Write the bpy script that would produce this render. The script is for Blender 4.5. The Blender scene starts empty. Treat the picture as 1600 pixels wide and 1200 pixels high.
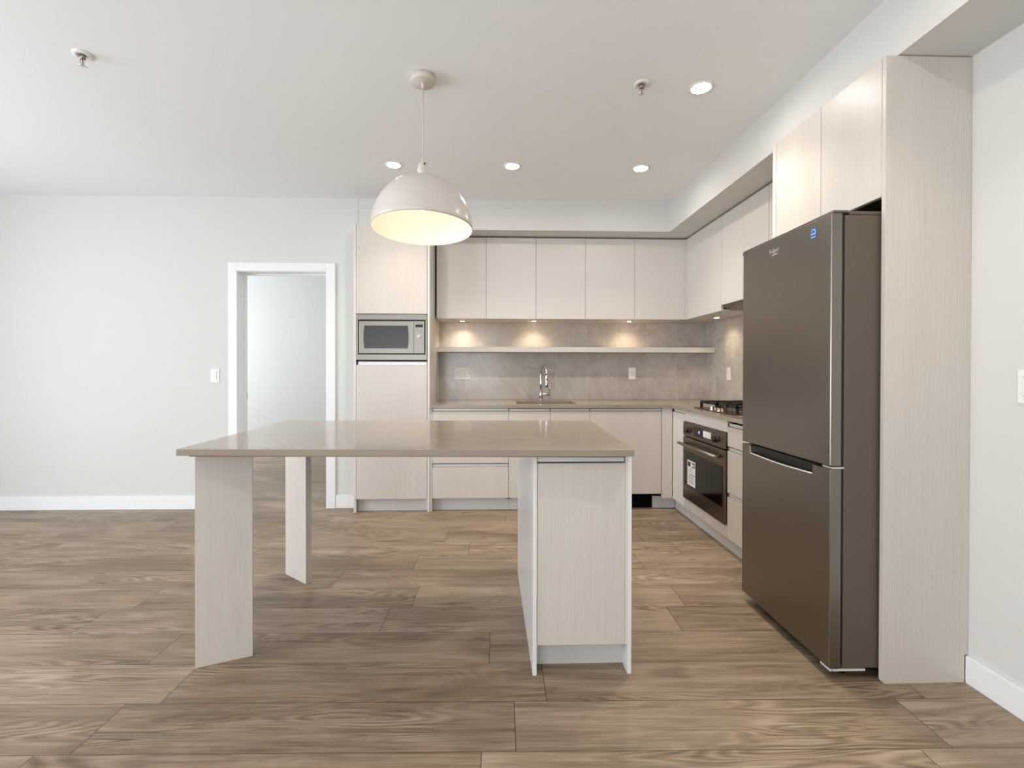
import bpy, bmesh, math, random
from mathutils import Matrix, Vector
random.seed(7)
S = bpy.context.scene
COL = S.collection
PI = math.pi

# ------------------------------------------------------------------ camera
F, CAMH, YAW, PITCH, ROLL, SX, SY = 740.0, 1.2334, .0296, .0061, -.0018, -6.4, -20.79
Ry = Matrix(((math.cos(YAW), -math.sin(YAW), 0), (math.sin(YAW), math.cos(YAW), 0), (0, 0, 1)))
Rp = Matrix(((1, 0, 0), (0, math.cos(PITCH), -math.sin(PITCH)), (0, math.sin(PITCH), math.cos(PITCH))))
Rr = Matrix(((math.cos(ROLL), 0, -math.sin(ROLL)), (0, 1, 0), (math.sin(ROLL), 0, math.cos(ROLL))))
RR = Rr @ Rp @ Ry
cd = bpy.data.cameras.new('camera')
cam = bpy.data.objects.new('camera', cd)
COL.objects.link(cam)
cd.sensor_fit = 'HORIZONTAL'
cd.sensor_width = 36
cd.lens = 36 * F / 1600
cd.shift_x = -SX / 1600
cd.shift_y = SY / 1600
cd.clip_start = .05
mw = Matrix((RR[0], RR[2], -RR[1])).transposed().to_4x4()
mw.translation = (0, 0, CAMH)
cam.matrix_world = mw
S.camera = cam

# ------------------------------------------------------------------ light and exposure
S.view_settings.view_transform = 'Standard'
S.view_settings.look = 'None'
S.view_settings.gamma = 1
S.view_settings.exposure = 0.50
S.view_settings.use_curve_mapping = False
S.cycles.use_denoising = True
S.cycles.max_bounces = 10
S.cycles.diffuse_bounces = 6
S.cycles.caustics_reflective = False
S.cycles.caustics_refractive = False
S.cycles.sample_clamp_indirect = 8
W = bpy.data.worlds.new('sky')
S.world = W
W.use_nodes = True
W.node_tree.nodes['Background'].inputs[0].default_value = (.80, .90, 1, 1)
W.node_tree.nodes['Background'].inputs[1].default_value = 1.6


def area(name, loc, rot, sx, sy, power, color):
    l = bpy.data.lights.new(name, 'AREA')
    l.shape = 'RECTANGLE'; l.size = sx; l.size_y = sy; l.energy = power; l.color = color
    o = bpy.data.objects.new(name, l)
    o.location = loc; o.rotation_euler = rot
    COL.objects.link(o)
    return o


# daylight through the balcony window on the left, the window behind the camera and the bedroom window
area('daylight_left', (-5.22, .9, 1.25), (0, -PI/2, 0), 2.2, 3.0, 136, (.86, .93, 1))
area('daylight_behind', (-1.6, -3.32, 1.35), (PI/2+math.radians(35), 0, 0), 3.6, 2.1, 74, (.93, .96, 1))
area('daylight_bedroom', (-5.22, 5.7, 1.4), (0, -PI/2, 0), 1.7, 1.6, 75, (.86, .93, 1))

# ------------------------------------------------------------------ materials


def lin(c):
    return tuple(((v/255)/12.92 if v/255 <= .04045 else ((v/255+.055)/1.055)**2.4) for v in c) + (1,)


class NT:
    def __init__(s, name):
        s.m = bpy.data.materials.new(name); s.m.use_nodes = True
        s.t = s.m.node_tree; s.b = s.t.nodes['Principled BSDF']

    def n(s, typ, **k):
        x = s.t.nodes.new(typ)
        for a, v in k.items():
            setattr(x, a, v)
        return x

    def l(s, a, b):
        s.t.links.new(a, b)

    def val(s, x, inp):
        if isinstance(x, (int, float)):
            inp.default_value = x
        else:
            s.l(x, inp)

    def math(s, op, a, b=None, c=None, clamp=False):
        x = s.n('ShaderNodeMath', operation=op, use_clamp=clamp)
        for i, v in enumerate((a, b, c)):
            if v is not None:
                s.val(v, x.inputs[i])
        return x.outputs[0]

    def coord(s, scale=(1, 1, 1), loc=(0, 0, 0), rot=(0, 0, 0)):
        tc = s.n('ShaderNodeTexCoord'); mp = s.n('ShaderNodeMapping')
        mp.inputs['Scale'].default_value = scale
        mp.inputs['Location'].default_value = loc
        mp.inputs['Rotation'].default_value = rot
        s.l(tc.outputs['Object'], mp.inputs[0])
        return mp.outputs[0]

    def noise(s, vec, scale=5, detail=4, rough=.5, dist=0, dim='3D'):
        x = s.n('ShaderNodeTexNoise', noise_dimensions=dim)
        x.inputs['Scale'].default_value = scale; x.inputs['Detail'].default_value = detail
        x.inputs['Roughness'].default_value = rough; x.inputs['Distortion'].default_value = dist
        s.l(vec, x.inputs['Vector'])
        return x.outputs[0]

    def ramp(s, fac, stops):
        x = s.n('ShaderNodeValToRGB')
        e = x.color_ramp.elements
        while len(e) < len(stops):
            e.new(.5)
        for i, (p, c) in enumerate(stops):
            e[i].position = p; e[i].color = c
        s.l(fac, x.inputs[0])
        return x.outputs[0]

    def mix(s, fac, a, b, typ='MIX'):
        x = s.n('ShaderNodeMix', data_type='RGBA', blend_type=typ)
        s.val(fac, x.inputs[0])
        for v, i in ((a, x.inputs[6]), (b, x.inputs[7])):
            if isinstance(v, tuple):
                i.default_value = v
            else:
                s.l(v, i)
        return x.outputs[2]

    def bump(s, h, strength, dist=.001):
        x = s.n('ShaderNodeBump')
        x.inputs['Strength'].default_value = strength; x.inputs['Distance'].default_value = dist
        s.l(h, x.inputs['Height']); s.l(x.outputs[0], s.b.inputs['Normal'])

    def set(s, **k):
        for a, v in k.items():
            i = s.b.inputs[a.replace('_', ' ')]
            if isinstance(v, (int, float, tuple)):
                i.default_value = v
            else:
                s.l(v, i)


def plain(name, c, rough=.5, metal=0, spec=.5, bump=0, bscale=200, coat=0):
    m = NT(name)
    v = m.coord()
    n = m.noise(v, bscale, 3)
    base = lin(c)
    dk = tuple(x*.97 for x in base[:3]) + (1,)
    m.set(Base_Color=m.mix(n, dk, base), Roughness=rough, Metallic=metal)
    m.b.inputs['Specular IOR Level'].default_value = spec
    if coat:
        m.b.inputs['Coat Weight'].default_value = coat
    if bump:
        m.bump(n, bump)
    return m.m


def laminate(name, a, b, rough=.37, sc=1.0):
    m = NT(name)
    g1 = m.noise(m.coord((190*sc, 190*sc, 3.5)), 1, 5, .6)
    g2 = m.noise(m.coord((9, 9, .9)), 1, 3, .5)
    f = m.math('ADD', m.math('MULTIPLY', g1, .65), m.math('MULTIPLY', g2, .35))
    f = m.math('MULTIPLY_ADD', m.math('SUBTRACT', f, .5), 1.5, .5, clamp=True)
    m.set(Base_Color=m.mix(f, lin(b), lin(a)), Roughness=m.math('MULTIPLY_ADD', g1, .12, rough-.06))
    m.bump(g1, .12, .0006)
    return m.m


def emit(name, c, strength):
    m = NT(name)
    m.b.inputs['Base Color'].default_value = lin(c)
    m.b.inputs['Emission Color'].default_value = lin(c)
    m.b.inputs['Emission Strength'].default_value = strength
    return m.m


def steel(name, c, rough=.3, axis=2, bmp=.05, var=.88):
    m = NT(name)
    sc = [260, 260, 260]; sc[axis] = 2
    n = m.noise(m.coord(tuple(sc)), 1, 3, .6)
    base = lin(c)
    dk = tuple(x*var for x in base[:3]) + (1,)
    m.set(Base_Color=m.mix(n, dk, base), Metallic=1.0, Roughness=m.math('MULTIPLY_ADD', n, .12, rough-.06) if bmp else rough)
    if bmp:
        m.bump(n, bmp, .0004)
    return m.m


def floor_mat():
    m = NT('oak_laminate_planks')
    v = m.coord(rot=(0, 0, math.radians(1.0)), loc=(0, -1.985+.012, 0))
    sp = m.n('ShaderNodeSeparateXYZ'); m.l(v, sp.inputs[0])
    x, y = sp.outputs[0], sp.outputs[1]
    PW, PL = .2295, 1.42
    yr = m.math('DIVIDE', y, PW)
    row = m.math('FLOOR', yr)
    fy = m.math('SUBTRACT', yr, row)
    wn = m.n('ShaderNodeTexWhiteNoise', noise_dimensions='1D'); m.l(m.math('ADD', row, 31.7), wn.inputs['W'])
    xo = m.math('ADD', m.math('DIVIDE', x, PL), m.math('MULTIPLY', wn.outputs['Value'], 5.3))
    colm = m.math('FLOOR', xo)
    fx = m.math('SUBTRACT', xo, colm)
    cv = m.n('ShaderNodeCombineXYZ'); m.l(row, cv.inputs[0]); m.l(colm, cv.inputs[1])
    w2 = m.n('ShaderNodeTexWhiteNoise', noise_dimensions='3D'); m.l(cv.outputs[0], w2.inputs['Vector'])
    rnd = w2.outputs['Value']
    # plank-local coordinates for the grain
    gx = m.math('ADD', x, m.math('MULTIPLY', rnd, 37.0))
    gy = m.math('ADD', y, m.math('MULTIPLY', rnd, 11.0))

    def gv(a, b):
        c = m.n('ShaderNodeCombineXYZ')
        m.l(m.math('MULTIPLY', gx, a), c.inputs[0]); m.l(m.math('MULTIPLY', gy, b), c.inputs[1])
        return c.outputs[0]
    fig = m.noise(gv(.75, 6.5), 1, 2, .45, .2, '2D')            # slow field whose contours are the cathedrals
    ring = m.math('SINE', m.math('MULTIPLY', fig, 120.0))
    ringm = m.math('SMOOTHSTEP' if False else 'MULTIPLY_ADD', ring, .5, .5)
    fine = m.noise(gv(3.6, 125), 1, 5, .72, 0, '2D')
    med = m.noise(gv(1.3, 30), 1, 5, .62, .5, '2D')
    blot = m.noise(gv(1.6, 6.5), 1, 3, .5, .8, '2D')
    zone = m.noise(gv(.8, 3.0), 1, 1, .5, 0, '2D')
    zon = m.math('MULTIPLY_ADD', m.math('SUBTRACT', zone, .50), 7, .25, clamp=True)
    rr = m.math('MULTIPLY', m.math('SUBTRACT', ringm, .5), m.math('MULTIPLY', zon, .34))
    t = m.math('MULTIPLY', m.math('SUBTRACT', fine, .5), .78)
    t = m.math('ADD', t, m.math('MULTIPLY', m.math('SUBTRACT', med, .5), .62))
    t = m.math('ADD', t, m.math('MULTIPLY', m.math('SUBTRACT', blot, .5), .7))
    t = m.math('ADD', t, rr)
    t = m.math('ADD', t, m.math('MULTIPLY', m.math('SUBTRACT', rnd, .5), .26))
    t = m.math('ADD', t, .5, clamp=True)
    colr = m.ramp(t, [(0, lin((82, 68, 53))), (.33, lin((120, 102, 83))), (.62, lin((146, 127, 107))), (1, lin((176, 158, 138)))])
    kn = m.noise(gv(3.2, 8.5), 1, 2, .5, .3, '2D')
    knot = m.math('MULTIPLY', m.math('SUBTRACT', kn, .70), 9, clamp=True)
    colr = m.mix(m.math('MULTIPLY', knot, .55), colr, lin((84, 68, 54)))
    # seams
    ey = m.math('MINIMUM', fy, m.math('SUBTRACT', 1, fy))
    ex = m.math('MINIMUM', fx, m.math('SUBTRACT', 1, fx))
    sy = m.math('LESS_THAN', ey, .0055)
    sx = m.math('LESS_THAN', ex, .0011)
    seam = m.math('MAXIMUM', sy, sx)
    col = m.mix(m.math('MULTIPLY', seam, .8), colr, lin((48, 37, 28)))
    m.set(Base_Color=col, Roughness=m.math('MULTIPLY_ADD', fine, .14, .36))
    m.b.inputs['Specular IOR Level'].default_value = .42
    h = m.math('SUBTRACT', m.math('MULTIPLY', fine, .25), m.math('MULTIPLY', seam, 1.0))
    m.bump(h, .28, .0012)
    return m.m


def tile_mat(name, ax, off, zo=0):
    m = NT(name)
    v = m.coord()
    sp = m.n('ShaderNodeSeparateXYZ'); m.l(v, sp.inputs[0])
    u = m.math('DIVIDE', m.math('SUBTRACT', sp.outputs[ax], off), .3045)
    w = m.math('DIVIDE', m.math('ADD', sp.outputs[2], zo), .610)
    fu, fw = m.math('FLOOR', u), m.math('FLOOR', w)
    du, dw = m.math('SUBTRACT', u, fu), m.math('SUBTRACT', w, fw)
    eu = m.math('MULTIPLY', m.math('MINIMUM', du, m.math('SUBTRACT', 1, du)), .3045)
    ew = m.math('MULTIPLY', m.math('MINIMUM', dw, m.math('SUBTRACT', 1, dw)), .610)
    g = m.math('LESS_THAN', m.math('MINIMUM', eu, ew), .0014)
    cv = m.n('ShaderNodeCombineXYZ'); m.l(fu, cv.inputs[0]); m.l(fw, cv.inputs[1])
    wn = m.n('ShaderNodeTexWhiteNoise', noise_dimensions='3D'); m.l(cv.outputs[0], wn.inputs['Vector'])
    off3 = m.n('ShaderNodeVectorMath', operation='MULTIPLY_ADD')
    m.l(wn.outputs['Color'], off3.inputs[0]); off3.inputs[1].default_value = (7, 7, 7); m.l(v, off3.inputs[2])
    vv = off3.outputs[0]
    cl = m.noise(vv, 4.5, 5, .6, 1.2)
    vn = m.noise(vv, 2.6, 4, .55, 2.2)
    vein = m.math('SUBTRACT', 1, m.math('MULTIPLY', m.math('ABSOLUTE', m.math('SUBTRACT', vn, .5)), 55), clamp=True)
    base = m.ramp(m.math('MULTIPLY_ADD', m.math('SUBTRACT', wn.outputs['Value'], .5), .2, cl),
                  [(.25, lin((168, 159, 150))), (.75, lin((194, 186, 177)))])
    col = m.mix(m.math('MULTIPLY', vein, .38), base, lin((212, 205, 196)))
    col = m.mix(g, col, lin((200, 193, 184)))
    m.set(Base_Color=col, Roughness=m.math('MULTIPLY_ADD', g, .5, .16))
    m.bump(m.math('SUBTRACT', 1, g), .2, .001)
    return m.m


def quartz():
    m = NT('taupe_quartz')
    v = m.coord()
    n = m.noise(v, 420, 2, .7)
    n2 = m.noise(v, 9, 3, .5)
    f = m.math('MULTIPLY_ADD', m.math('SUBTRACT', n, .5), .8, m.math('MULTIPLY', n2, .9), clamp=True)
    m.set(Base_Color=m.mix(f, lin((141, 129, 115)), lin((159, 147, 132))), Roughness=.13)
    return m.m


M = dict(
    wall=plain('white_wall_paint', (213, 212, 208), .75, bump=.05, bscale=350, spec=.25),
    ceil=plain('white_ceiling_paint', (244, 246, 247), .85, spec=.2),
    trim=plain('white_trim_paint', (236, 236, 236), .35),
    lam=laminate('pale_ash_laminate', (211, 204, 196), (193, 184, 174)),
    lamw=laminate('pale_ash_laminate_edge', (219, 215, 209), (205, 199, 192)),
    gloss=plain('glossy_panel', (222, 221, 220), .22),
    satin=plain('satin_white_door', (215, 209, 202), .38),
    kick=plain('toe_kick_grey', (206, 203, 199), .4),
    inside=plain('gap_shade_shell', (74, 64, 55), .6),  # carcass coloured dark so gaps between doors read as shaded
    quartz=quartz(),
    floor=floor_mat(),
    tileb=tile_mat('grey_marble_tile', 0, .02-.8, .115),
    tiler=tile_mat('grey_marble_tile_side', 1, 4.53-(4.752-.006)),
    steel=steel('brushed_steel', (138, 133, 125), .36, 0),
    steelv=steel('brushed_dark_steel', (136, 129, 120), .31, 1, bmp=0, var=.985),
    steels=steel('brushed_dark_steel_edge', (150, 141, 130), .34, 2, bmp=0),
    oven=steel('bronzed_steel', (122, 106, 92), .33, 1),
    alu=plain('aluminium_channel', (214, 214, 212), .35, metal=.15),
    chrome=plain('chrome', (225, 225, 228), .07, metal=1),
    fside=plain('fridge_side_paint', (90, 79, 67), .45),
    black=plain('black_plastic', (14, 13, 12), .4),
    void=plain('cavity_shade_black', (6, 6, 7), .9, spec=.1),  # black stands in for the shade below the dishwasher door
    iron=plain('cast_iron', (18, 17, 17), .55, bump=.3),
    glass=plain('black_glass', (16, 12, 10), .10, spec=.3),
    mglass=plain('smoked_glass', (50, 50, 51), .2, spec=.3),
    white=plain('white_plastic', (238, 236, 230), .3),
    label=plain('white_label', (232, 230, 228), .5),
    ink=plain('black_ink', (30, 28, 28), .6),
    blue=plain('blue_label', (30, 104, 176), .4),
    logo=plain('silver_lettering', (205, 198, 188), .35, metal=.3),
    brass=plain('brass', (140, 90, 60), .3, metal=1),
    red=plain('red_bulb', (150, 20, 20), .15),
    pend=plain('white_enamel', (216, 207, 199), .3, coat=.3),
    pendin=plain('white_enamel_inside', (242, 236, 224), .5),
    bulb=emit('warm_bulb', (255, 226, 190), 1.6),
    led=emit('led_lens', (255, 246, 232), 30),
    puck=emit('warm_led_lens', (255, 222, 175), 22),
    disp=emit('blue_display_glow', (150, 160, 255), .8),
)

# ------------------------------------------------------------------ geometry helpers


def NB():
    return bmesh.new()


def bx(bm, x0, x1, y0, y1, z0, z1, bev=0.0, seg=2):
    r = bmesh.ops.create_cube(bm, size=1)
    vs = r['verts']
    for v in vs:
        v.co = Vector((x0 if v.co.x < 0 else x1, y0 if v.co.y < 0 else y1, z0 if v.co.z < 0 else z1))
    if bev:
        es = list({e for v in vs for e in v.link_edges})
        bmesh.ops.bevel(bm, geom=es, offset=bev, segments=seg, affect='EDGES', profile=.5)
    return bm


def prism(bm, pts, axis, a0, a1, bev=0.0):
    """pts: outline in the plane of the two other axes; extruded along axis."""
    def P(u, v, a):
        return {0: (a, u, v), 1: (u, a, v), 2: (u, v, a)}[axis]
    va = [bm.verts.new(P(u, v, a0)) for u, v in pts]
    vb = [bm.verts.new(P(u, v, a1)) for u, v in pts]
    fs = [bm.faces.new(va), bm.faces.new(vb[::-1])]
    n = len(pts)
    for i in range(n):
        fs.append(bm.faces.new((va[i], vb[i], vb[(i+1) % n], va[(i+1) % n])))
    bmesh.ops.recalc_face_normals(bm, faces=fs)
    if bev:
        es = list({e for f in fs for e in f.edges})
        bmesh.ops.bevel(bm, geom=es, offset=bev, segments=2, affect='EDGES', profile=.5)
    return bm


def lathe(bm, prof, c, seg=40, axis=2, close=False):
    """prof: (radius, height) list revolved about an axis through c."""
    rings = []
    for r, h in prof:
        ring = []
        for i in range(seg):
            a = 2*PI*i/seg
            p = [r*math.cos(a), r*math.sin(a), h]
            if axis == 0:
                p = [h, p[0], p[1]]
            elif axis == 1:
                p = [p[0], h, p[1]]
            ring.append(bm.verts.new((c[0]+p[0], c[1]+p[1], c[2]+p[2])))
        rings.append(ring)
    fs = []
    for a, b in zip(rings, rings[1:]):
        for i in range(seg):
            fs.append(bm.faces.new((a[i], a[(i+1) % seg], b[(i+1) % seg], b[i])))
    if close:
        fs.append(bm.faces.new(rings[0])); fs.append(bm.faces.new(rings[-1]))
    for f in fs:
        f.smooth = True
    bmesh.ops.recalc_face_normals(bm, faces=fs)
    return bm


def disc(bm, r, c, h, seg=32, axis=2, bev=0):
    return lathe(bm, [(0.0001, 0), (r-bev, 0), (r, bev), (r, h-bev), (r-bev, h), (0.0001, h)] if bev else
                 [(0.0001, 0), (r, 0), (r, h), (0.0001, h)], c, seg, axis)


def tube(bm, pts, r, seg=12, caps=True):
    pts = [Vector(p) for p in pts]
    rs = r if isinstance(r, (list, tuple)) else [r]*len(pts)
    rings = []
    up = None
    for i, p in enumerate(pts):
        t = (pts[min(i+1, len(pts)-1)] - pts[max(i-1, 0)]).normalized()
        if up is None:
            up = t.orthogonal().normalized()
        up = (up - t*up.dot(t)).normalized()
        sd = t.cross(up)
        rings.append([bm.verts.new(p + (up*math.cos(2*PI*k/seg) + sd*math.sin(2*PI*k/seg))*rs[i]) for k in range(seg)])
    fs = []
    for a, b in zip(rings, rings[1:]):
        for k in range(seg):
            f = bm.faces.new((a[k], a[(k+1) % seg], b[(k+1) % seg], b[k])); f.smooth = True
            fs.append(f)
    if caps:
        fs.append(bm.faces.new(rings[0])); fs.append(bm.faces.new(rings[-1]))
    bmesh.ops.recalc_face_normals(bm, faces=fs)
    return bm


def wpos(o):
    p = Vector(o.location)
    while o.parent:
        o = o.parent
        p += Vector(o.location)
    return p


def obj(name, bm, mat, parent=None, loc=None, label=None):
    """link a mesh; its vertices are given in room coordinates"""
    me = bpy.data.meshes.new(name)
    if loc is None and parent is None:
        vs = [v.co for v in bm.verts]
        loc = Vector(((min(v.x for v in vs)+max(v.x for v in vs))/2, (min(v.y for v in vs)+max(v.y for v in vs))/2, min(v.z for v in vs)))
    off = wpos(parent) if parent else Vector(loc)
    bmesh.ops.translate(bm, verts=bm.verts, vec=-off)
    bm.to_mesh(me); bm.free()
    me.materials.append(M[mat] if isinstance(mat, str) else mat)
    o = bpy.data.objects.new(name, me)
    COL.objects.link(o)
    if parent:
        o.parent = parent
    else:
        o.location = loc
    if label:
        o['label'] = label
    return o


def tag(o, label, cat, group=None, kind=None):
    o['label'] = label; o['category'] = cat
    if group: o['group'] = group
    if kind: o['kind'] = kind
    return o


def thing(name, loc, label, cat, group=None):
    o = bpy.data.objects.new(name, None)
    o.empty_display_size = .1
    o.location = loc
    COL.objects.link(o)
    return tag(o, label, cat, group)


def struct(name, bm, mat, parent=None):
    o = obj(name, bm, mat, parent, loc=None if parent else (0, 0, 0))
    if not parent:
        o['kind'] = 'structure'
    return o


def copy_tree(o, parent=None):
    c = o.copy(); COL.objects.link(c)
    if parent:
        c.parent = parent
    for ch in list(o.children):
        copy_tree(ch, c)
    return c


def text(name, s, size, place, mat, parent, depth=.0006, sx=1.0, face='-y'):
    """flat lettering centred on place, reading along +x (face -y) or along -y (face -x)"""
    cu = bpy.data.curves.new(name, 'FONT')
    cu.body = s; cu.size = size; cu.align_x = 'CENTER'; cu.align_y = 'CENTER'; cu.extrude = depth/2
    to = bpy.data.objects.new(name, cu); COL.objects.link(to)
    dg = bpy.context.evaluated_depsgraph_get()
    me = bpy.data.meshes.new_from_object(to.evaluated_get(dg))
    bpy.data.objects.remove(to)
    R = Matrix(((1, 0, 0), (0, 0, -1), (0, 1, 0))) if face == '-y' else Matrix(((0, 0, -1), (-1, 0, 0), (0, 1, 0)))
    off = wpos(parent)
    for v in me.vertices:
        v.co = R @ Vector((v.co.x*sx, v.co.y, v.co.z)) + Vector(place) - off
    me.materials.clear(); me.materials.append(M[mat])
    o = bpy.data.objects.new(name, me); COL.objects.link(o); o.parent = parent
    return o


# ------------------------------------------------------------------ room
ZC, ZS, YW, YK, XK, XR, YP = 2.714, 2.452, 4.195, 4.752, 2.162, 1.865, 1.80
XL, YB = -5.1, -3.2
struct('floor', bx(NB(), -5.3, 2.4, -3.4, 7.2, -.08, 0), 'floor')
struct('ceiling', bx(NB(), -5.3, 2.4, -3.4, 7.2, ZC, ZC+.1), 'ceil')
b = NB()                                           # wall with the bedroom doorway
bx(b, XL, -2.245, YW, YW+.15, 0, ZC); bx(b, -1.449, -1.19, YW, YW+.15, 0, ZC); bx(b, -2.245, -1.449, YW, YW+.15, 2.085, ZC)
struct('wall_back', b, 'wall')
b = NB(); bx(b, -1.30, 2.3, YK, YK+.1, 0, ZC); bx(b, -1.30, -1.192, YW+.15, YK, 0, ZC)
struct('wall_alcove', b, 'wall')
struct('wall_right', bx(NB(), XK, XK+.1, YP+.02, YK, 0, ZC), 'wall')
b = NB(); bx(b, XR, 2.3, YB, YP-.002, 0, ZC); bx(b, XR, 2.3, YP-.002, YP+.02, 0, ZC)
struct('wall_near_right', b, 'wall')
b = NB()                                           # left wall with the balcony window opening
bx(b, XL-.15, XL, YB, -.65, 0, ZC); bx(b, XL-.15, XL, 2.45, 4.85, 0, ZC); bx(b, XL-.15, XL, -.65, 2.45, 2.36, ZC); bx(b, XL-.15, XL, -.65, 2.45, 0, .12)
bx(b, XL-.15, XL, 4.85, 6.55, 0, .55); bx(b, XL-.15, XL, 4.85, 6.55, 2.3, ZC); bx(b, XL-.15, XL, 6.55, 7.2, 0, ZC)
struct('wall_left', b, 'wall')
b = NB()
bx(b, XL, -3.45, YB-.1, YB, 0, ZC); bx(b, .25, XR, YB-.1, YB, 0, ZC); bx(b, -3.45, .25, YB-.1, YB, 2.4, ZC); bx(b, -3.45, .25, YB-.1, YB, 0, .25)
struct('wall_behind', b, 'wall')
struct('wall_far', bx(NB(), XL, -.9, 7.0, 7.1, 0, ZC), 'wall')
struct('wall_bedroom_right', bx(NB(), -1.0, -.9, YK+.1, 7.0, 0, ZC), 'wall')


def window(name, axis, p, a0, a1, z0, z1, n):
    w = NB(); t = .05
    def B(u0, u1, q0, q1):
        bx(w, *((p, p+.06, u0, u1) if axis == 0 else (u0, u1, p, p+.06)), q0, q1)
    B(a0, a1, z0, z0+t); B(a0, a1, z1-t, z1)
    for i in range(n+1):
        c = a0 + (a1-a0-t)*i/n
        B(c, c+t, z0+t, z1-t)
    fr = obj(name, w, 'trim', loc=(0, 0, 0)); fr['kind'] = 'structure'
    g = NT('window_glass')
    tr = g.n('ShaderNodeBsdfTransparent'); gl = g.n('ShaderNodeBsdfGlossy'); gl.inputs['Roughness'].default_value = .02
    mx = g.n('ShaderNodeMixShader'); mx.inputs[0].default_value = .08
    g.l(tr.outputs[0], mx.inputs[1]); g.l(gl.outputs[0], mx.inputs[2])
    g.l(mx.outputs[0], g.t.nodes['Material Output'].inputs[0])
    q = NB()
    if axis == 0: bx(q, p+.027, p+.033, a0+t, a1-t, z0+t, z1-t)
    else: bx(q, a0+t, a1-t, p+.027, p+.033, z0+t, z1-t)
    obj('pane', q, g.m, fr)
    return fr


window('window_1', 0, XL-.11, -.65, 2.45, .12, 2.36, 3)
window('window_2', 1, YB-.09, -3.45, .25, .25, 2.4, 4)
window('window_3', 0, XL-.11, 4.85, 6.55, .55, 2.3, 2)

b = NB(); bx(b, 1.569, XK, YB, YW+.0, ZS, ZC); bx(b, -1.188, XK, YW, YK, ZS, ZC)
struct('ceiling_soffit', b, 'wall')

b = NB(); bx(b, XL, -2.307, YW-.014, YW, 0, .113, .003); bx(b, -1.383, -1.192, YW-.014, YW, 0, .113, .003)
struct('baseboard_back', b, 'trim')
struct('baseboard_right', bx(NB(), XR-.014, XR, YB, YP-.001, 0, .108, .003), 'trim')
struct('baseboard_left', bx(NB(), XL, XL+.014, 2.45, YW-.014, 0, .113, .003), 'trim')
struct('baseboard_far', bx(NB(), XL, -1.0, 6.986, 7.0, 0, .113, .003), 'trim')
# doorway: casing boards, jambs, door stop and strike plate
d = NB()
bx(d, -2.305, -2.229, YW-.018, YW, 0, 2.143, .003); bx(d, -1.465, -1.385, YW-.018, YW, 0, 2.143, .003); bx(d, -2.229, -1.465, YW-.018, YW, 2.069, 2.143, .003)
door = struct('door_1', d, 'trim')
d = NB()
bx(d, -2.245, -2.227, YW-.004, YW+.155, 0, 2.071); bx(d, -1.467, -1.449, YW-.004, YW+.155, 0, 2.071); bx(d, -2.227, -1.467, YW-.004, YW+.155, 2.067, 2.085)
obj('jamb', d, 'trim', door)
d = NB(); bx(d, -2.227, -2.215, YW+.095, YW+.13, 0, 2.067, .002); bx(d, -1.479, -1.467, YW+.095, YW+.13, 0, 2.067, .002); bx(d, -2.215, -1.479, YW+.095, YW+.13, 2.055, 2.067, .002)
obj('door_stop', d, 'trim', door)
obj('strike_plate', bx(NB(), -2.2275, -2.2255, YW+.128, YW+.156, .945, 1.005), 'steels', door)

# ------------------------------------------------------------------ tall microwave cabinet
YT = 4.05
YFD = YT
T = thing('tall_cabinet', (-.867, YT, 0), 'tall pale wood-grain cabinet beside the doorway, holding the built-in microwave', 'cabinet')
b = NB(); bx(b, -1.188, -1.168, YT, YK-.003, 0, ZS-.002, .001)
obj('side_panel', b, 'lamw', T)
b = NB(); bx(b, -.566, -.546, YT, YK-.003, 0, ZS-.002, .001)
obj('side_panel', b, 'lamw', T)
b = NB(); bx(b, -1.168, -.566, YT+.022, YT+.32, 1.70, ZS-.003); bx(b, -1.168, -.566, YT+.022, YT+.32, .113, 1.282); bx(b, -1.168, -.566, YT+.40, YT+.5, 1.282, 1.70)
obj('carcass', b, 'inside', T)
obj('door', bx(NB(), -1.166, -.569, YT+.001, YT+.02, 1.690, 2.447, .0012), 'lam', T)
dr = obj('door', bx(NB(), -1.166, -.569, YT+.001, YT+.02, .114, 1.256, .0012), 'lam', T)
b = NB(); bx(b, -1.150, -.571, YT+.006, YT+.02, 1.258, 1.285, .002); bx(b, -1.150, -.571, YT, YT+.006, 1.256, 1.262, .001)
obj('handle_channel', b, 'alu', dr)
obj('channel_end', bx(NB(), -1.166, -1.151, YT+.006, YT+.02, 1.258, 1.285), 'black', dr)
obj('toe_kick', bx(NB(), -1.168, -.566, YT+.055, YT+.07, 0, .113), 'kick', T)

# microwave
T = thing('microwave', (-.867, YT, 1.296), 'built-in steel microwave oven with smoked window and control knob, in the tall cabinet', 'microwave')
b = NB()
for q in ((-1.165, -.570, 1.298, 1.345), (-1.165, -.570, 1.640, 1.684), (-1.165, -1.150, 1.345, 1.640), (-.582, -.570, 1.345, 1.640)):
    bx(b, q[0], q[1], YT-.004, YT+.016, q[2], q[3], .001)
obj('trim_frame', b, 'steel', T)
obj('body', bx(NB(), -1.150, -.582, YT+.018, YT+.38, 1.330, 1.650), 'black', T)
wp = []
x0, x1, z0, z1 = -1.100, -.726, 1.396, 1.589
for k in range(9):
    t = k/8; wp.append((x1 + .007*math.sin(PI*t) - .004, z0+(z1-z0)*t))
for k in range(9):
    t = k/8; wp.append((x0 - .007*math.sin(PI*t) + .004, z1-(z1-z0)*t))
dr = obj('door', bx(NB(), -1.141, -.679, YT-.006, YT+.017, 1.354, 1.627, .002), 'steel', T)
obj('window', prism(NB(), wp, 1, YT-.0085, YT-.003), 'mglass', dr)
cp = obj('control_panel', bx(NB(), -.677, -.591, YT-.006, YT+.017, 1.354, 1.627, .002), 'steel', T)
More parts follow.
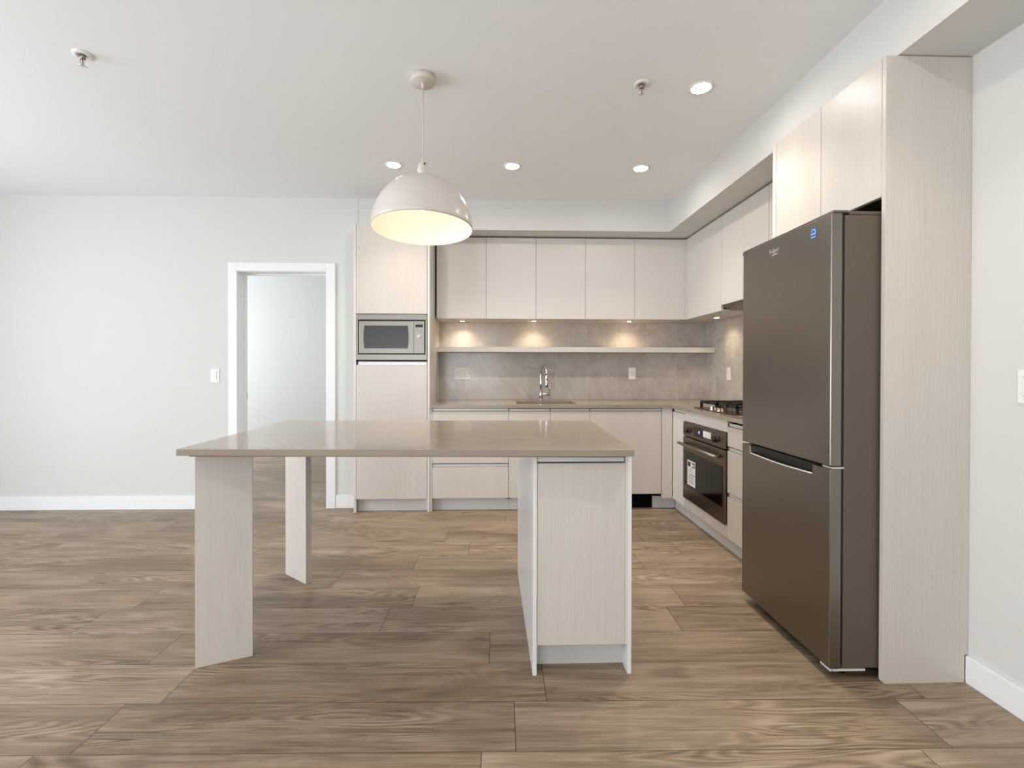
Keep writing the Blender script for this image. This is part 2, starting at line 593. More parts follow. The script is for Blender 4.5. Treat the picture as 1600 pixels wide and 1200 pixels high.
obj('display', bx(NB(), -.666, -.603, YT-.0075, YT-.005, 1.576, 1.599), 'glass', cp)
obj('knob', disc(NB(), .0135, (-.635, YT-.022, 1.497), .016, 28, 1, .002), 'alu', cp)
text('brand_lettering', 'Panasonic', .0095, (-.634, YT-.0065, 1.6135), 'ink', cp)
for zz in (1.548, 1.538, 1.460, 1.443, 1.427):
    for xx in (-.659, -.635, -.611):
        obj('button', bx(NB(), xx-.008, xx+.008, YT-.0085, YT-.005, zz-.0028, zz+.0028, .001), 'steels', cp)
for xx in (-.652, -.617):
    obj('button', bx(NB(), xx-.012, xx+.012, YT-.009, YT-.005, 1.397, 1.404, .001), 'steels', cp)

# ------------------------------------------------------------------ base run along the back
ZB = .886
YBF = YT + .012        # face of the base doors
YBK = YK - .014        # back of the carcasses


def channel(par, x0, x1, z0, z1, y, end=True):
    b = NB(); bx(b, x0+.002, x1-.002, y+.006, y+.012, z0+.003, z1-.004, .0008)
    c = obj('handle_channel', b, 'alu', par)
    return c


T = thing('base_cabinet', (-.21, YBF, 0), 'pale drawer cabinet under the worktop beside the tall cabinet, partly behind the island', 'cabinet')
obj('side_panel', bx(NB(), -.545, -.527, YBF, YBK, 0, ZB, .001), 'lamw', T)
b = NB(); bx(b, .110, .127, YBF+.022, YBK, .1, ZB); bx(b, -.526, .110, YBF+.024, YBK, .113, ZB)
obj('carcass', b, 'inside', T)
for z0, z1 in ((.114, .383), (.414, .860)):
    dw = obj('drawer_front', bx(NB(), -.525, .1265, YBF, YBF+.02, z0, z1, .0012), 'lam', T)
    channel(dw, -.525, .1265, z1+.001, z1+.027, YBF)
obj('toe_kick', bx(NB(), -.526, .127, YBF+.055, YBF+.07, 0, .1125), 'kick', T)

T = thing('sink_cabinet', (.48, YBF, 0), 'pale two-door base cabinet under the sink, behind the island', 'cabinet')
b = NB(); bx(b, .1285, .146, YBF+.022, YBK, .1, ZB); bx(b, .812, .829, YBF+.022, YBK, .1, ZB); bx(b, .146, .812, YBF+.03, YBK, .113, .60); bx(b, .146, .812, YBF+.024, YBF+.045, .6, ZB)
obj('carcass', b, 'inside', T)
for x0, x1 in ((.1295, .4855), (.4885, .8285)):
    dw = obj('door', bx(NB(), x0, x1, YBF, YBF+.02, .114, .858, .0012), 'lam', T)
    channel(dw, x0, x1, .859, .885, YBF)
obj('toe_kick', bx(NB(), .1285, .829, YBF+.055, YBF+.07, 0, .1125), 'kick', T)

T = thing('dishwasher', (1.14, YBF, 0), 'dishwasher behind a wide pale panel door with a dark gap below, right of the sink', 'dishwasher')
dw = obj('panel_door', bx(NB(), .832, 1.4525, YBF, YBF+.02, .143, .858, .0012), 'lam', T)
channel(dw, .832, 1.4525, .859, .885, YBF)
obj('tub', bx(NB(), .845, 1.44, YBF+.03, YBK, .165, ZB-.01), 'black', T)
b = NB(); bx(b, .835, 1.398, YBF+.085, YBF+.35, .001, .158)
obj('cavity_shade_block', b, 'void', T)  # solid black block painted as the shade in the open toe gap

T = thing('corner_filler', (1.49, YBF, 0), 'narrow pale filler panel closing the inner corner of the base cabinets', 'filler panel')
obj('face_panel', bx(NB(), 1.4575, 1.549, YBF, YBF+.02, .104, ZB, .001), 'lam', T)
b = NB(); bx(b, 1.418, 1.60, YBF+.075, YBF+.09, 0, .1035); bx(b, 1.403, 1.4175, YBF+.075, YBF+.20, 0, .1035)
obj('toe_kick', b, 'kick', T)

# ------------------------------------------------------------------ right-hand base run
XF = 1.552


def chy(par, y0, y1, z0, z1, x):
    b = NB(); bx(b, x+.006, x+.012, y0, y1, z0+.003, z1-.003, .0008)
    return obj('handle_channel', b, 'alu', par)


XBK = XK - .014
T = thing('corner_cabinet', (XF+.2, 3.94, 0), 'narrow-door base cabinet in the corner, left of the oven', 'cabinet')
obj('carcass', bx(NB(), XF+.024, XBK, 3.80, YBF-.004, .113, .70), 'inside', T)
dw = obj('door', bx(NB(), XF, XF+.02, 3.802, 4.058, .104, .858, .0012), 'satin', T)
chy(dw, 3.802, 4.045, .859, .885, XF)
obj('toe_kick', bx(NB(), XF+.05, XF+.065, 3.80, YBF+.07, 0, .112), 'kick', T)

T = thing('oven_cabinet', (XF+.2, 3.45, 0), 'base cabinet surrounding the built-in oven, pale strips above and below', 'cabinet')
b = NB(); bx(b, XF+.022, XBK, 3.78, 3.798, .113, ZB-.07); bx(b, XF+.022, XBK, 3.102, 3.12, .113, ZB-.07); bx(b, XF+.022, XBK, 3.12, 3.78, .113, .13)
obj('carcass', b, 'lamw', T)
obj('upper_filler', bx(NB(), XF, XF+.02, 3.102, 3.799, .806, ZB-.001, .0012), 'satin', T)
obj('lower_filler', bx(NB(), XF, XF+.02, 3.102, 3.799, .104, .186, .0012), 'lam', T)
obj('toe_kick', bx(NB(), XF+.05, XF+.065, 3.10, 3.799, 0, .112), 'kick', T)

XO = XF - .016
T = thing('oven', (XO+.2, 3.45, .188), 'built-in bronzed-steel wall oven with two knobs, bar handle and dark glass door', 'oven')
obj('body', bx(NB(), XF+.004, XF+.5, 3.125, 3.775, .192, .798), 'black', T)
cp = obj('control_panel', bx(NB(), XO, XF, 3.104, 3.797, .694, .803, .002), 'oven', T)
obj('display', bx(NB(), XO-.002, XO+.002, 3.425, 3.585, .715, .785), 'glass', cp)
obj('display_glow', disc(NB(), .011, (XO-.0028, 3.492, .752), .001, 20, 0), 'disp', cp)
st = obj('sticker', bx(NB(), XO-.0028, XO-.0005, 3.303, 3.425, .730, .775), 'label', cp)
b = NB()
for k, zz in enumerate((.765, .757, .745, .738)):
    bx(b, XO-.0034, XO-.0026, 3.315, 3.41-(.03 if k % 2 else 0), zz, zz+.0022)
obj('printed_lines', b, 'kick', st)
for yy in (3.695, 3.225):
    k = obj('knob', disc(NB(), .021, (XO-.028, yy, .744), .028, 32, 0, .003), 'black', cp)
    obj('knob_bezel', disc(NB(), .026, (XO-.005, yy, .744), .006, 32, 0, .001), 'oven', k)
dr = obj('door', bx(NB(), XO, XF, 3.104, 3.797, .190, .685, .002), 'oven', T)
obj('window', bx(NB(), XO-.003, XO+.002, 3.135, 3.765, .300, .575, .001), 'glass', dr)
b = NB(); tube(b, [(XO-.048, 3.13, .634), (XO-.048, 3.77, .634)], .012, 20)
tube(b, [(XO-.048, 3.17, .634), (XO, 3.17, .634)], .008, 14); tube(b, [(XO-.048, 3.73, .634), (XO, 3.73, .634)], .008, 14)
obj('handle_bar', b, 'steel', dr)
lb = obj('warning_label', bx(NB(), XO-.0042, XO-.0028, 3.555, 3.70, .318, .512), 'label', dr)
b = NB()
bx(b, XO-.0045, XO-.004, 3.562, 3.694, .3395, .3400)
for yy0, yy1, zz0, zz1 in ((3.640, 3.69, .490, .501), (3.565, 3.615, .490, .501), (3.640, 3.69, .464, .473), (3.565, 3.615, .464, .473), (3.640, 3.69, .473, .490), (3.565, 3.575, .473, .490),
                          (3.565, 3.665, .401, .406), (3.60, 3.68, .388, .390), (3.58, 3.68, .380, .382), (3.57, 3.68, .372, .374), (3.59, 3.68, .360, .362), (3.57, 3.66, .350, .352), (3.58, 3.68, .340, .342)):
    bx(b, XO-.0048, XO-.004, yy0, yy1, zz0, zz1)
obj('printed_marks', b, 'ink', lb)
b = NB()
for yy0, yy1, zz0, zz1 in ((3.645, 3.665, .425, .45), (3.62, 3.635, .425, .45), (3.60, 3.612, .422, .43), (3.575, 3.59, .42, .428)):
    bx(b, XO-.0048, XO-.004, yy0, yy1, zz0, zz1)
obj('printed_figures', b, 'kick', lb)

T = thing('drawer_cabinet', (XF+.2, 2.82, 0), 'three-drawer base cabinet between the oven and the refrigerator', 'cabinet')
obj('carcass', bx(NB(), XF+.024, XBK, 2.555, 3.098, .113, ZB-.07), 'inside', T)
for z0, z1 in ((.104, .380), (.408, .686), (.716, .846)):
    dw = obj('drawer_front', bx(NB(), XF, XF+.02, 2.555, 3.0985, z0, z1, .0012), 'lam', T)
    chy(dw, 2.555, 3.085, z1+.001, z1+.027, XF)
    obj('channel_end', bx(NB(), XF+.003, XF+.022, 3.086, 3.0985, z1+.001, z1+.027), 'fside', dw)
obj('toe_kick', bx(NB(), XF+.05, XF+.065, 2.555, 3.099, 0, .112), 'kick', T)

# ------------------------------------------------------------------ worktop, sink, faucet
b = NB()
SX0, SX1, SY0, SY1 = .205, .735, 4.155, 4.535
XWE = 1.533
for q in ((-.5445, SX0, YT-.003, YBK+.004), (SX1, XBK+.004, YT-.003, YBK+.004), (SX0, SX1, YT-.003, SY0), (SX0, SX1, SY1, YBK+.004), (XWE, XBK+.004, 2.553, YT-.003)):
    bx(b, q[0], q[1], q[2], q[3], ZB+.001, .915)
tag(obj('worktop', b, 'quartz'), 'L-shaped taupe stone worktop along the tiled wall, holding sink and cooktop', 'worktop')
T = thing('sink', (.47, 4.345, .70), 'rectangular undermounted sink sunk in the rear worktop', 'sink')
b = NB()
bx(b, SX0-.012, SX0-.001, SY0-.012, SY1+.012, .705, ZB-.001); bx(b, SX1+.001, SX1+.012, SY0-.012, SY1+.012, .705, ZB-.001)
bx(b, SX0, SX1, SY0-.012, SY0-.001, .705, ZB-.001); bx(b, SX0, SX1, SY1+.001, SY1+.012, .705, ZB-.001); bx(b, SX0, SX1, SY0, SY1, .705, .712)
obj('basin', b, 'steel', T)
obj('drain', disc(NB(), .045, (.47, 4.35, .712), .004, 28, 2, .001), 'chrome', T)

T = thing('faucet', (.463, 4.655, .915), 'chrome pull-down gooseneck faucet rising behind the sink', 'faucet')
b = NB(); disc(b, .025, (.463, 4.655, .915), .008, 32, 2, .002); disc(b, .019, (.463, 4.655, .923), .085, 28, 2, .002)
obj('base', b, 'chrome', T)
dv = Vector((.20, -.98, 0)).normalized()
pts = [Vector((.463, 4.655, .99)), Vector((.463, 4.655, 1.08)), Vector((.463, 4.655, 1.165))]
R0 = .092
cc = Vector((.463, 4.655, 1.165)) + dv*R0
for k in range(1, 13):
    a = PI - PI*k/12
    pts.append(cc + dv*(R0*math.cos(a)) + Vector((0, 0, R0*math.sin(a))))
obj('spout', tube(NB(), pts, .0115, 18), 'chrome', T)
e = pts[-1]
b = NB(); lathe(b, [(.0125, .0), (.0165, -.012), (.0165, -.03), (.0135, -.05), (.0135, -.078), (.0165, -.085), (.0175, -.118), (.0001, -.118)], e, 24)
sh = obj('spray_head', b, 'chrome', T)
b = NB()
for zz in (-.090, -.103):
    c = e + dv*.0155 + Vector((-.004, 0, zz))
    disc(b, .0045, (c.x, c.y-.003, c.z), .004, 12, 1)
obj('spray_button', b, 'black', sh)
b = NB(); tube(b, [(.463, 4.655, .975), (.555, 4.640, .975)], .0125, 18)
tube(b, [(.548, 4.641, .975), (.552, 4.630, 1.08)], [.005, .0035], 10)
obj('handle', b, 'chrome', T)

# ------------------------------------------------------------------ gas cooktop
CX0, CX1, CY0, CY1 = 1.60, 2.09, 3.14, 3.745
T = thing('cooktop', ((CX0+CX1)/2, (CY0+CY1)/2, .915), 'steel gas cooktop with black cast-iron grates above the oven', 'cooktop')
obj('pan', bx(NB(), CX0, CX1, CY0, CY1, .9155, .922, .002), 'oven', T)
burn = [(1.735, 3.60, .036), (1.955, 3.60, .045), (1.735, 3.285, .045), (1.955, 3.285, .036)]
for (x, y, r) in burn:
    bb = obj('burner', lathe(NB(), [(r*1.15, 0), (r*1.15, .01), (r*.95, .016), (.0001, .016)], (x, y, .922), 28), 'fside', T)
    obj('burner_cap', disc(NB(), r*.8, (x, y, .938), .009, 28, 2, .002), 'iron', bb)
for (y0, y1) in ((3.455, 3.725), (3.16, 3.43)):
    b = NB(); zt = .976; h = .018; w = .014
    xa, xb = 1.645, 2.065
    bx(b, xa, xb, y0, y0+w, zt-h, zt, .001); bx(b, xa, xb, y1-w, y1, zt-h, zt, .001)
    bx(b, xa, xa+w, y0, y1, zt-h, zt, .001); bx(b, xb-w, xb, y0, y1, zt-h, zt, .001); bx(b, (xa+xb)/2-w/2, (xa+xb)/2+w/2, y0, y1, zt-h, zt, .001)
    ym = (y0+y1)/2
    for (x, y, r) in burn:
        if y0 < y < y1:
            bx(b, x-.004, x+.004, y0, y-.022, zt-h, zt+.003); bx(b, x-.004, x+.004, y+.022, y1, zt-h, zt+.003)
            bx(b, x-.10, x-.022, y-.004, y+.004, zt-h, zt+.003); bx(b, x+.022, x+.10, y-.004, y+.004, zt-h, zt+.003)
    for xx in (xa, (xa+xb)/2-w/2, xb-w):
        for yy in (y0, y1-w):
            bx(b, xx-.002, xx+w+.002, yy-.001, yy+w+.001, .922, zt-h+.001, .001)
    obj('grate', b, 'iron', T)
for k in range(4):
    obj('knob', lathe(NB(), [(.017, 0), (.017, .004), (.014, .006), (.013, .024), (.0001, .025)], (1.622, 3.31+.055*k*1.0, .922), 24), 'chrome' if k % 2 else 'oven', T)

# ------------------------------------------------------------------ backsplash, shelf, plates
T = thing('backsplash', (.8, YK-.006, .915), 'grey marble-look tile backsplash wrapping the corner above the worktop', 'backsplash')
obj('back_tiles', bx(NB(), -.5455, XK-.001, YK-.010, YK-.001, .916, 1.70), 'tileb', T)
obj('side_tiles', bx(NB(), XK-.010, XK-.001, 2.553, YK-.011, .916, 1.73), 'tiler', T)

YTL, XTL = YK-.011, XK-.011
tag(obj('floating_shelf', bx(NB(), -.545, XTL-.001, 4.545, YTL-.001, 1.385, 1.434, .0015), 'lamw'), 'long thin pale floating shelf across the tiled wall above the sink', 'shelf')


def plate(name, label, cat, cx, cz, w, h, y, face, kinds):
    """wall plate on a wall facing -y (face='y') or -x (face='x')"""
    if face == 'y':
        T = thing(name, (cx, y, cz-h/2), label, cat)
        def B(u0, u1, z0, z1, d0, d1, bev=.001): return bx(NB(), cx+u0, cx+u1, y-d1, y-d0, cz+z0, cz+z1, bev)
    else:
        T = thing(name, (y, cx, cz-h/2), label, cat)
        def B(u0, u1, z0, z1, d0, d1, bev=.001): return bx(NB(), y-d1, y-d0, cx+u0, cx+u1, cz+z0, cz+z1, bev)
    obj('cover_plate', B(-w/2, w/2, -h/2, h/2, .0005, .006, .0015), 'white', T)
    n = len(kinds)
    for i, k in enumerate(kinds):
        u = (i-(n-1)/2)*.046
        if k == 'switch':
            obj('bezel', B(u-.0185, u+.0185, -.036, .036, .006, .0075, .0003), 'kick', T)
            obj('rocker', B(u-.0160, u+.0160, -.0325, .0325, .0065, .011, .0015), 'white', T)
        else:
            s = obj('socket', B(u-.0165, u+.0165, -.034, .034, .006, .009, .001), 'white', T)
            for zz in (.016, -.016):
                obj('slots', B(u-.008, u-.006, zz-.004, zz+.004, .0088, .0094, 0), 'ink', s)
                obj('slots', B(u+.006, u+.008, zz-.004, zz+.004, .0088, .0094, 0), 'ink', s)
                obj('slots', B(u-.002, u+.002, zz-.009, zz-.006, .0088, .0094, 0), 'ink', s)
    return T


plate('light_switch', 'white wall switch beside the doorway casing', 'switch', -2.424, 1.160, .072, .118, YW, 'y', ['switch'])
plate('outlet_plate', 'white three-gang plate with a socket and two switches, on tiles near the tall cabinet', 'outlet', -.313, 1.176, .165, .118, YTL, 'y', ['socket', 'switch', 'switch'])
plate('wall_outlet', 'single white outlet on the back tiles right of the faucet', 'outlet', 1.394, 1.179, .072, .118, YTL, 'y', ['socket'])
plate('wall_outlet', 'white outlet on the side tiles beside the refrigerator, above the cooktop', 'outlet', 4.27, 1.183, .072, .118, XTL, 'x', ['socket'])
plate('light_switch', 'white switch plate on the near right wall at the photo edge', 'switch', 1.592, 1.17, .072, .118, XR, 'x', ['switch'])

# ------------------------------------------------------------------ upper cabinets
YU, XU, ZU0, ZU1 = 4.394, 1.800, 1.689, 2.438
up = 'flat white upper cabinet on the back wall, '
xs = [-.531, -.0735, .389, .852, 1.314, 1.786]
ul = [up+'next to the tall cabinet', up+'second from the tall cabinet', up+'directly above the faucet', up+'second from the inner corner', up+'beside the inner corner']
for i in range(5):
    x0, x1 = xs[i]+.001, xs[i+1]-.001
    T = thing('upper_cabinet', ((x0+x1)/2, YU, ZU0), ul[i], 'cabinet', 'flat upper cabinets over the backsplash')
    obj('carcass', bx(NB(), x0, x1, YU+.021, YTL-.001, ZU0+.012, ZU1+.008), 'inside', T)
    obj('underside', bx(NB(), x0, x1, YU+.021, YTL-.001, ZU0, ZU0+.0115), 'lamw', T)
    obj('door', bx(NB(), x0+.0003, x1-.0003, YU, YU+.02, ZU0, ZU1, .0006), 'satin', T)
T = thing('corner_upper_filler', (1.8, YU, ZU0), 'white filler strip in the inner corner of the upper cabinets', 'filler panel')
obj('back_strip', bx(NB(), 1.7865, XU+.0, YU, YU+.02, ZU0, ZU1, .001), 'satin', T)
obj('side_strip', bx(NB(), XU, XU+.02, 4.332, YU+.02, ZU0, ZU1, .001), 'satin', T)
obj('underside', bx(NB(), XU+.021, XTL-.002, 4.334, YTL-.002, ZU0, ZU0+.0115), 'lamw', T)


def uside(name, label, y0, y1, splits, z0, hood=False):
    T = thing(name, (XU+.17, (y0+y1)/2, z0), label, 'cabinet')
    obj('carcass', bx(NB(), XU+.021, XTL-.001, y0+.001, y1-.001, z0+.012, ZU1+.008), 'inside', T)
    obj('underside', bx(NB(), XU+.021, XTL-.001, y0+.001, y1-.001, z0, z0+.0115), 'lamw', T)
    for a, c in splits:
        obj('door', bx(NB(), XU, XU+.02, a+.001, c-.001, z0, ZU1, .0015), 'satin', T)
    return T


uside('side_upper_cabinet', 'white upper cabinet on the side wall, right beside the inner corner', 3.708, 4.332, [(3.708, 4.331)], ZU0)
uside('hood_cabinet', 'white upper cabinet with shorter doors above the range hood', 3.060, 3.706, [(3.386, 3.706), (3.060, 3.386)], 1.732)
uside('side_upper_cabinet', 'white upper cabinet on the side wall between hood and refrigerator panel', 2.555, 3.058, [(2.555, 3.058)], ZU0)
T = thing('range_hood', (1.98, 3.38, 1.68), 'slim steel range hood under the side upper cabinets, peeking out beside the refrigerator', 'range hood')
prof = [(XU+.012, 1.7305), (XTL-.002, 1.7305), (XTL-.002, 1.690), (XU+.10, 1.690), (XU+.012, 1.712)]
b = NB()
va = [b.verts.new((x, 3.064, z)) for x, z in prof]; vb = [b.verts.new((x, 3.703, z)) for x, z in prof]
fs = [b.faces.new(va), b.faces.new(vb[::-1])] + [b.faces.new((va[i], vb[i], vb[(i+1) % 5], va[(i+1) % 5])) for i in range(5)]
bmesh.ops.recalc_face_normals(b, faces=fs)
obj('body', b, 'oven', T)
obj('filter', bx(NB(), XU+.13, XTL-.03, 3.12, 3.65, 1.687, 1.6905), 'steels', T)

# cabinet over the refrigerator and the tall end panel
XFC = 1.52
T = thing('fridge_top_cabinet', (XFC+.3, 2.17, 1.908), 'two-door wood-grain cabinet above the refrigerator, reaching the soffit', 'cabinet')
obj('side_panel', bx(NB(), XFC, XK-.001, 2.519, 2.548, 0, ZS-.002, .001), 'lamw', T)
obj('carcass', bx(NB(), XFC+.022, XBK, 1.822, 2.517, 1.925, ZS-.012), 'inside', T)
obj('door', bx(NB(), XFC, XFC+.02, 2.167, 2.516, 1.908, ZS-.003, .0015), 'lam', T)
obj('door', bx(NB(), XFC, XFC+.02, 1.821, 2.164, 1.908, ZS-.003, .0015), 'lam', T)
b = NB()
prism(b, [(XFC, 0.010), (XFC+.004, .003), (XFC+.011, 0), (XR-.0145, 0), (XR-.0145, .109), (XR-.001, .109), (XR-.001, ZS-.004), (XFC, ZS-.004)], 1, YP, YP+.019, .0008)
tag(obj('end_panel', b, 'lam'), 'tall wood-grain end panel standing between refrigerator and near right wall', 'cabinet panel')

# ------------------------------------------------------------------ refrigerator
XG = 1.3255
Y0, Y1 = 1.826, 2.487
T = thing('refrigerator', (XG+.3, (Y0+Y1)/2, 0), 'tall dark brushed-steel refrigerator with bottom freezer door and recessed handle', 'refrigerator')
b = NB(); bx(b, XG+.056, XG+.62, Y0+.002, Y1-.002, .045, 1.838, .003); bx(b, XG+.075, XG+.62, Y0+.002, Y1-.002, 1.838, 1.855, .006)
obj('body', b, 'fside', T)
obj('gasket', bx(NB(), XG+.046, XG+.057, Y0+.006, Y1-.006, .06, 1.84), 'black', T)
ud = obj('upper_door', bx(NB(), XG, XG+.046, Y0, Y1, .846, 1.846, .005, 4), 'steelv', T)
obj('top_lip', bx(NB(), XG+.0005, XG+.011, Y0+.0005, Y1-.0005, 1.842, 1.853, .002), 'steelv', ud)
text('brand_lettering', 'Fulgor', .028, (XG-.0008, 2.207, 1.790), 'logo', ud, face='-x', sx=1.05)
text('brand_subline', 'MILANO', .0115, (XG-.0008, 2.200, 1.770), 'logo', ud, face='-x', sx=1.1)
sb = obj('energy_sticker', bx(NB(), XG-.0012, XG-.0002, 1.913, 1.946, 1.772, 1.815, .0), 'blue', ud)
b = NB()
arc = [(1.9295+.013*math.cos(a), 1.794+.015*math.sin(a)) for a in [math.radians(20+x*14) for x in range(0, 13)]]
tube(b, [(XG-.0016, y, z) for y, z in arc], .0009, 6)
bx(b, XG-.0018, XG-.001, 1.9155, 1.9435, 1.7765, 1.7785)
obj('white_arc', b, 'label', sb)
text('sticker_lettering', 'energy', .011, (XG-.0018, 1.9305, 1.792), 'label', sb, face='-x', depth=.0004)
b = NB(); prism(b, [(Y1-.035, 1.824), (Y1-.003, 1.830), (Y1-.003, 1.8455), (Y1-.03, 1.8455)], 0, XG-.003, XG+.002)
obj('corner_cover', b, 'fside', ud)
zt = .835
pts = [(Y0, .048), (Y1, .048), (Y1, zt), (2.412, zt), (2.409, .797)]
for k in range(1, 9):
    t = k/9
    pts.append((2.409+(1.932-2.409)*t, .797 - .006*math.sin(PI*t)))
pts += [(1.932, .797), (1.929, zt), (Y0, zt)]
ld = obj('freezer_door', prism(NB(), pts, 0, XG, XG+.046, .003), 'steelv', T)
obj('handle_recess', bx(NB(), XG+.030, XG+.044, 1.925, 2.415, .775, .832), 'black', ld)
b = NB(); tube(b, [(XG+.0015, y, z-.001) for y, z in pts[4:14]], .0032, 8)
obj('handle_lip', b, 'alu', ld)
b = NB(); bx(b, XG+.004, XG+.055, Y0-.001, Y0+.05, .8365, .8445, .001)
obj('hinge', b, 'chrome', T)
b = NB(); bx(b, XG+.012, XG+.075, Y0+.004, Y0+.045, 1.847, 1.858, .003)
obj('hinge_cover', b, 'fside', T)
b = NB(); bx(b, XG+.06, XG+.58, Y0+.03, Y1-.03, .028, .046)
obj('plinth', b, 'black', T)
b = NB(); bx(b, XG+.012, XG+.15, Y0+.003, Y0+.010, .033, .042, .001); bx(b, XG+.006, XG+.018, Y0+.003, Y0+.06, .033, .041, .001)
obj('base_bracket', b, 'alu', T)
b = NB()
for xx in (XG+.09, XG+.54):
    for yy in (Y0+.06, Y1-.06):
        disc(b, .018, (xx, yy, 0), .03, 16)
obj('feet', b, 'black', T)

# ------------------------------------------------------------------ island
FL, FR, BR, BL = (-1.233, 1.873), (.547, 1.824), (.583, 2.853), (-1.240, 2.877)
T = thing('kitchen_island', (-.33, 2.36, 0), 'kitchen island table with taupe stone top, angled panel legs and end cabinet', 'kitchen island')
obj('stone_top', prism(NB(), [FL, FR, BR, BL], 2, .889, .915, .0015), 'quartz', T)
b = NB(); prism(b, [(-1.197, 1.895), (.512, 1.846), (.545, 2.83), (-1.205, 2.853)], 2, .882, .8888)
obj('support_plate', b, 'oven', T)


def leg(a, c, t, side):
    a, c = Vector(a), Vector(c)
    d_ = (c-a).normalized(); n = Vector((-d_.y, d_.x))*side*t
    return prism(NB(), [tuple(a), tuple(c), tuple(c+n), tuple(a+n)], 2, 0, .8818, .001)


obj('leg', leg((-1.2195, 1.967), (-1.028, 2.048), .035, 1), 'lam', T)
obj('leg', leg((-1.241, 2.857), (-1.067, 2.719), .034, 1), 'lam', T)
IC0, IC1, IY0, IY1 = .157, .556, 1.886, 2.835
obj('side_panel', prism(NB(), [(IC0, IY0), (IC0+.0165, IY0), (IC0+.006, IY1), (IC0-.012, IY1)], 2, 0, .8818, .0008), 'gloss', T)
obj('side_panel', bx(NB(), IC1-.0165, IC1, IY0+.002, IY1, 0, .8818, .0008), 'gloss', T)
cb = obj('cabinet_box', bx(NB(), IC0+.018, IC1-.018, IY0+.03, IY1-.004, .118, .881), 'inside', T)
b = NB(); dd = obj('door', bx(NB(), IC0+.0185, IC1-.026, IY0+.003, IY0+.022, .119, .851, .0015), 'lam', T)
b = NB(); bx(b, IC0+.0195, IC1-.030, IY0+.008, IY0+.015, .856, .876, .001)
obj('handle_channel', b, 'alu', dd)
obj('filler_strip', bx(NB(), IC1-.0255, IC1-.017, IY0+.004, IY0+.022, .119, .8815), 'lamw', T)
obj('toe_kick', bx(NB(), IC0+.018, IC1-.0168, IY0+.075, IY0+.09, 0, .1175), 'kick', T)

# ------------------------------------------------------------------ pendant lamp
PX, PY = -.363, 2.43
T = thing('pendant_lamp', (PX, PY, 1.93), 'white dome pendant lamp hanging over the island, lit warm inside', 'pendant lamp')
obj('canopy', lathe(NB(), [(.0001, ZC-.001), (.062, ZC-.001), (.062, ZC-.030), (.059, ZC-.035), (.0001, ZC-.035)], (PX, PY, 0), 48), 'pend', T)
obj('cord_grip', lathe(NB(), [(.009, ZC-.035), (.008, ZC-.055), (.004, ZC-.06)], (PX, PY, 0), 20), 'pend', T)
obj('cord', tube(NB(), [(PX, PY, ZC-.05), (PX, PY, 2.27)], .0028, 10), 'pend', T)
obj('socket_cap', lathe(NB(), [(.004, 2.300), (.008, 2.294), (.009, 2.280), (.016, 2.276), (.024, 2.262), (.0265, 2.245), (.0265, 2.192), (.0001, 2.192)], (PX, PY, 0), 36), 'pend', T)
obj('set_screw', disc(NB(), .004, (PX+.012, PY-.027, 2.262), .006, 12, 1), 'black', T)
HS, RSH, ZR = .268, .254, 1.932
prof = []
for k in range(25):
    a = (PI/2)*k/24
    prof.append((max(.012, RSH*math.cos(PI/2-a)), ZR + HS*math.sin(PI/2-a)))
prin = [(max(.01, r-.003), z-.003 if z > ZR+.003 else z) for r, z in prof]
tilt = Matrix.Rotation(math.radians(-3.5), 4, 'X')


def tilted(bm):
    c = Vector((PX, PY, 2.215))
    for v in bm.verts:
        v.co = tilt @ (v.co - c) + c
    return bm


sh = obj('shade', tilted(lathe(NB(), prof + [prin[-1]], (PX, PY, 0), 72)), 'pend', T)
obj('shade_lining', tilted(lathe(NB(), prin, (PX, PY, 0), 72)), 'pendin', sh)
obj('lamp_holder', disc(NB(), .02, (PX, PY, 2.15), .055, 24), 'pend', T)
b = NB(); lathe(b, [(.0001, 2.035), (.018, 2.039), (.030, 2.055), (.033, 2.075), (.028, 2.10), (.016, 2.125), (.014, 2.15)], (PX, PY, 0), 28)
obj('bulb', b, 'bulb', T)


def lamp(parent, kind, loc, power, color, **k):
    l = bpy.data.lights.new('lamp_light', kind); l.energy = power; l.color = color
    for a, v in k.items():
        setattr(l, a, v)
    o = bpy.data.objects.new('lamp_light', l); COL.objects.link(o); o.parent = parent; o.location = loc
    return o


lamp(T, 'POINT', (0, 0, .075), .8, (1, .86, .72), shadow_soft_size=.035)

# ------------------------------------------------------------------ downlights, sprinklers, puck lights
D = thing('recessed_downlight', (0, 0, 0), '', 'ceiling light', 'recessed downlights in the ceiling')
obj('trim_ring', lathe(NB(), [(.050, -.004), (.062, -.005), (.066, -.0005), (.050, -.0005), (.050, -.004)], (0, 0, 0), 40), 'white', D)
obj('lens', disc(NB(), .0498, (0, 0, -.0035), .0028, 36), 'led', D)
lamp(D, 'AREA', (0, 0, -.007), 1.9, (1, .94, .87), shape='DISK', size=.085, spread=math.radians(172))   # wide glow of the lens
lamp(D, 'AREA', (0, 0, -.008), 3.6, (1, .90, .79), shape='DISK', size=.085, spread=math.radians(105))   # main downward beam
dl = [((-.735, 3.49), 'recessed ceiling light seen just left of the pendant lamp'),
      ((.133, 3.482), 'middle recessed light of the rear ceiling row, right of the pendant'),
      ((1.087, 3.489), 'rear recessed light nearest the inner soffit corner'),
      ((1.091, 2.478), 'large bright recessed light in front of the rear row, near the sprinkler'),
      ((1.091, 1.25), 'recessed ceiling light out of the picture, nearer than the refrigerator'),
      ((-2.6, 1.25), 'recessed ceiling light out of the picture over the living area'),
      ((-1.0, .2), 'recessed ceiling light out of the picture, above the camera')]
for i, ((x, y), lab) in enumerate(dl):
    o = D if i == 0 else copy_tree(D)
    o.location = (x, y, ZC); o['label'] = lab

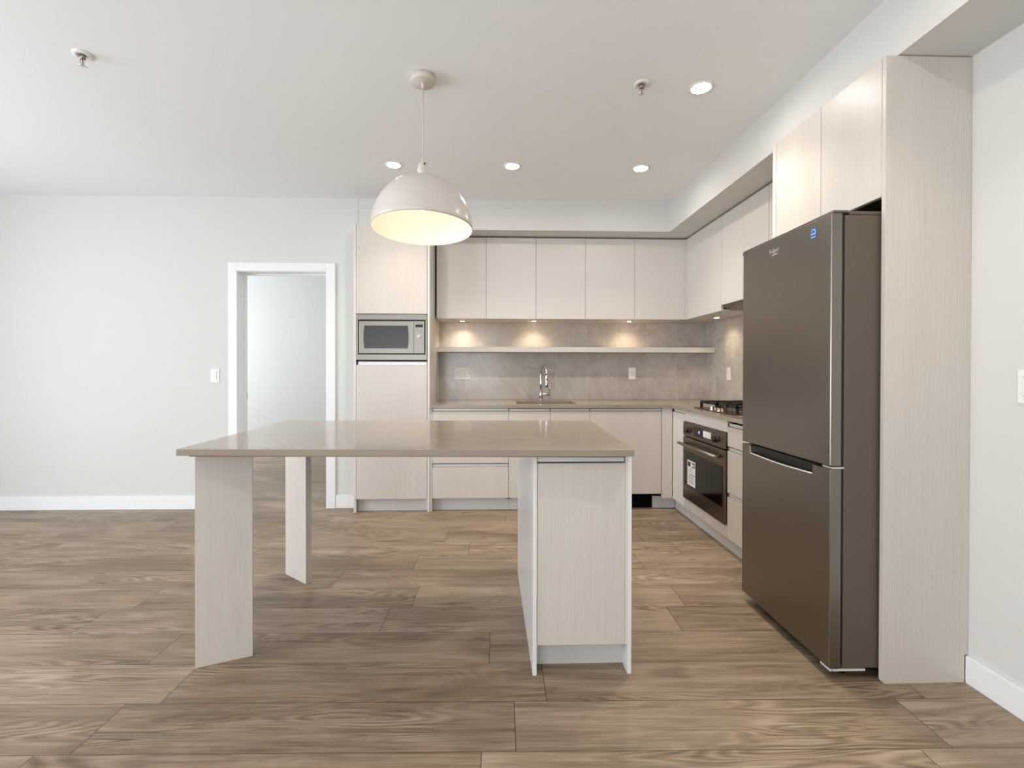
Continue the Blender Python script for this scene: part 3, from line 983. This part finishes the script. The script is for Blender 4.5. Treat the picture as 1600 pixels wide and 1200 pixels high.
D = thing('sprinkler_head', (0, 0, 0), '', 'sprinkler', 'ceiling sprinkler heads')
obj('escutcheon', lathe(NB(), [(.0415, -.0005), (.040, -.005), (.024, -.009), (.020, -.004), (.0001, -.004)], (0, 0, 0), 40), 'white', D)
obj('nozzle', lathe(NB(), [(.012, -.004), (.012, -.018), (.008, -.024), (.0001, -.024)], (0, 0, 0), 20), 'steels', D)
b = NB()
for s in (-1, 1):
    tube(b, [(s*.010, 0, -.018), (s*.013, 0, -.032), (s*.009, 0, -.046), (0, 0, -.052)], .0022, 8)
obj('frame_arms', b, 'chrome', D)
obj('heat_bulb', tube(NB(), [(0, 0, -.024), (0, 0, -.049)], .0022, 10), 'red', D)
b = NB(); disc(b, .013, (0, 0, -.055), .0015, 20)
for k in range(8):
    a = 2*PI*k/8
    bx(b, .011*math.cos(a)-.002, .011*math.cos(a)+.006*math.cos(a)+.002, .011*math.sin(a)-.002, .011*math.sin(a)+.006*math.sin(a)+.002, -.055, -.0535)
obj('deflector', b, 'chrome', D)
D.location = (-1.948, 2.31, ZC); D['label'] = 'sprinkler head on the far left of the ceiling'
o = copy_tree(D); o.location = (.768, 2.455, ZC); o['label'] = 'sprinkler head on the ceiling beside the bright recessed light'

D = thing('puck_light', (0, 0, 0), '', 'cabinet light', 'puck lights under the upper cabinets')
obj('housing', lathe(NB(), [(.022, -.003), (.030, -.004), (.033, -.0005), (.022, -.0005), (.022, -.003)], (0, 0, 0), 32), 'steel', D)
obj('lens', disc(NB(), .0218, (0, 0, -.003), .0024, 28), 'puck', D)
lamp(D, 'SPOT', (0, 0, -.008), 5.0, (1, .82, .60), spot_size=math.radians(130), spot_blend=.8, shadow_soft_size=.02)
pk = [((-.31, 4.625), 'small warm light under the upper cabinet next to the tall cabinet'), ((.387, 4.60), 'small warm light under the upper cabinets, above the faucet side'),
      ((1.317, 4.59), 'small warm light under the upper cabinets, right above the single back outlet'), ((2.00, 4.20), 'small warm light under the side upper cabinet beside the hood'),
      ((2.00, 2.80), 'small warm light under the side upper cabinet, hidden by the refrigerator')]
for i, ((x, y), lab) in enumerate(pk):
    o = D if i == 0 else copy_tree(D)
    o.location = (x, y, ZU0); o['label'] = lab
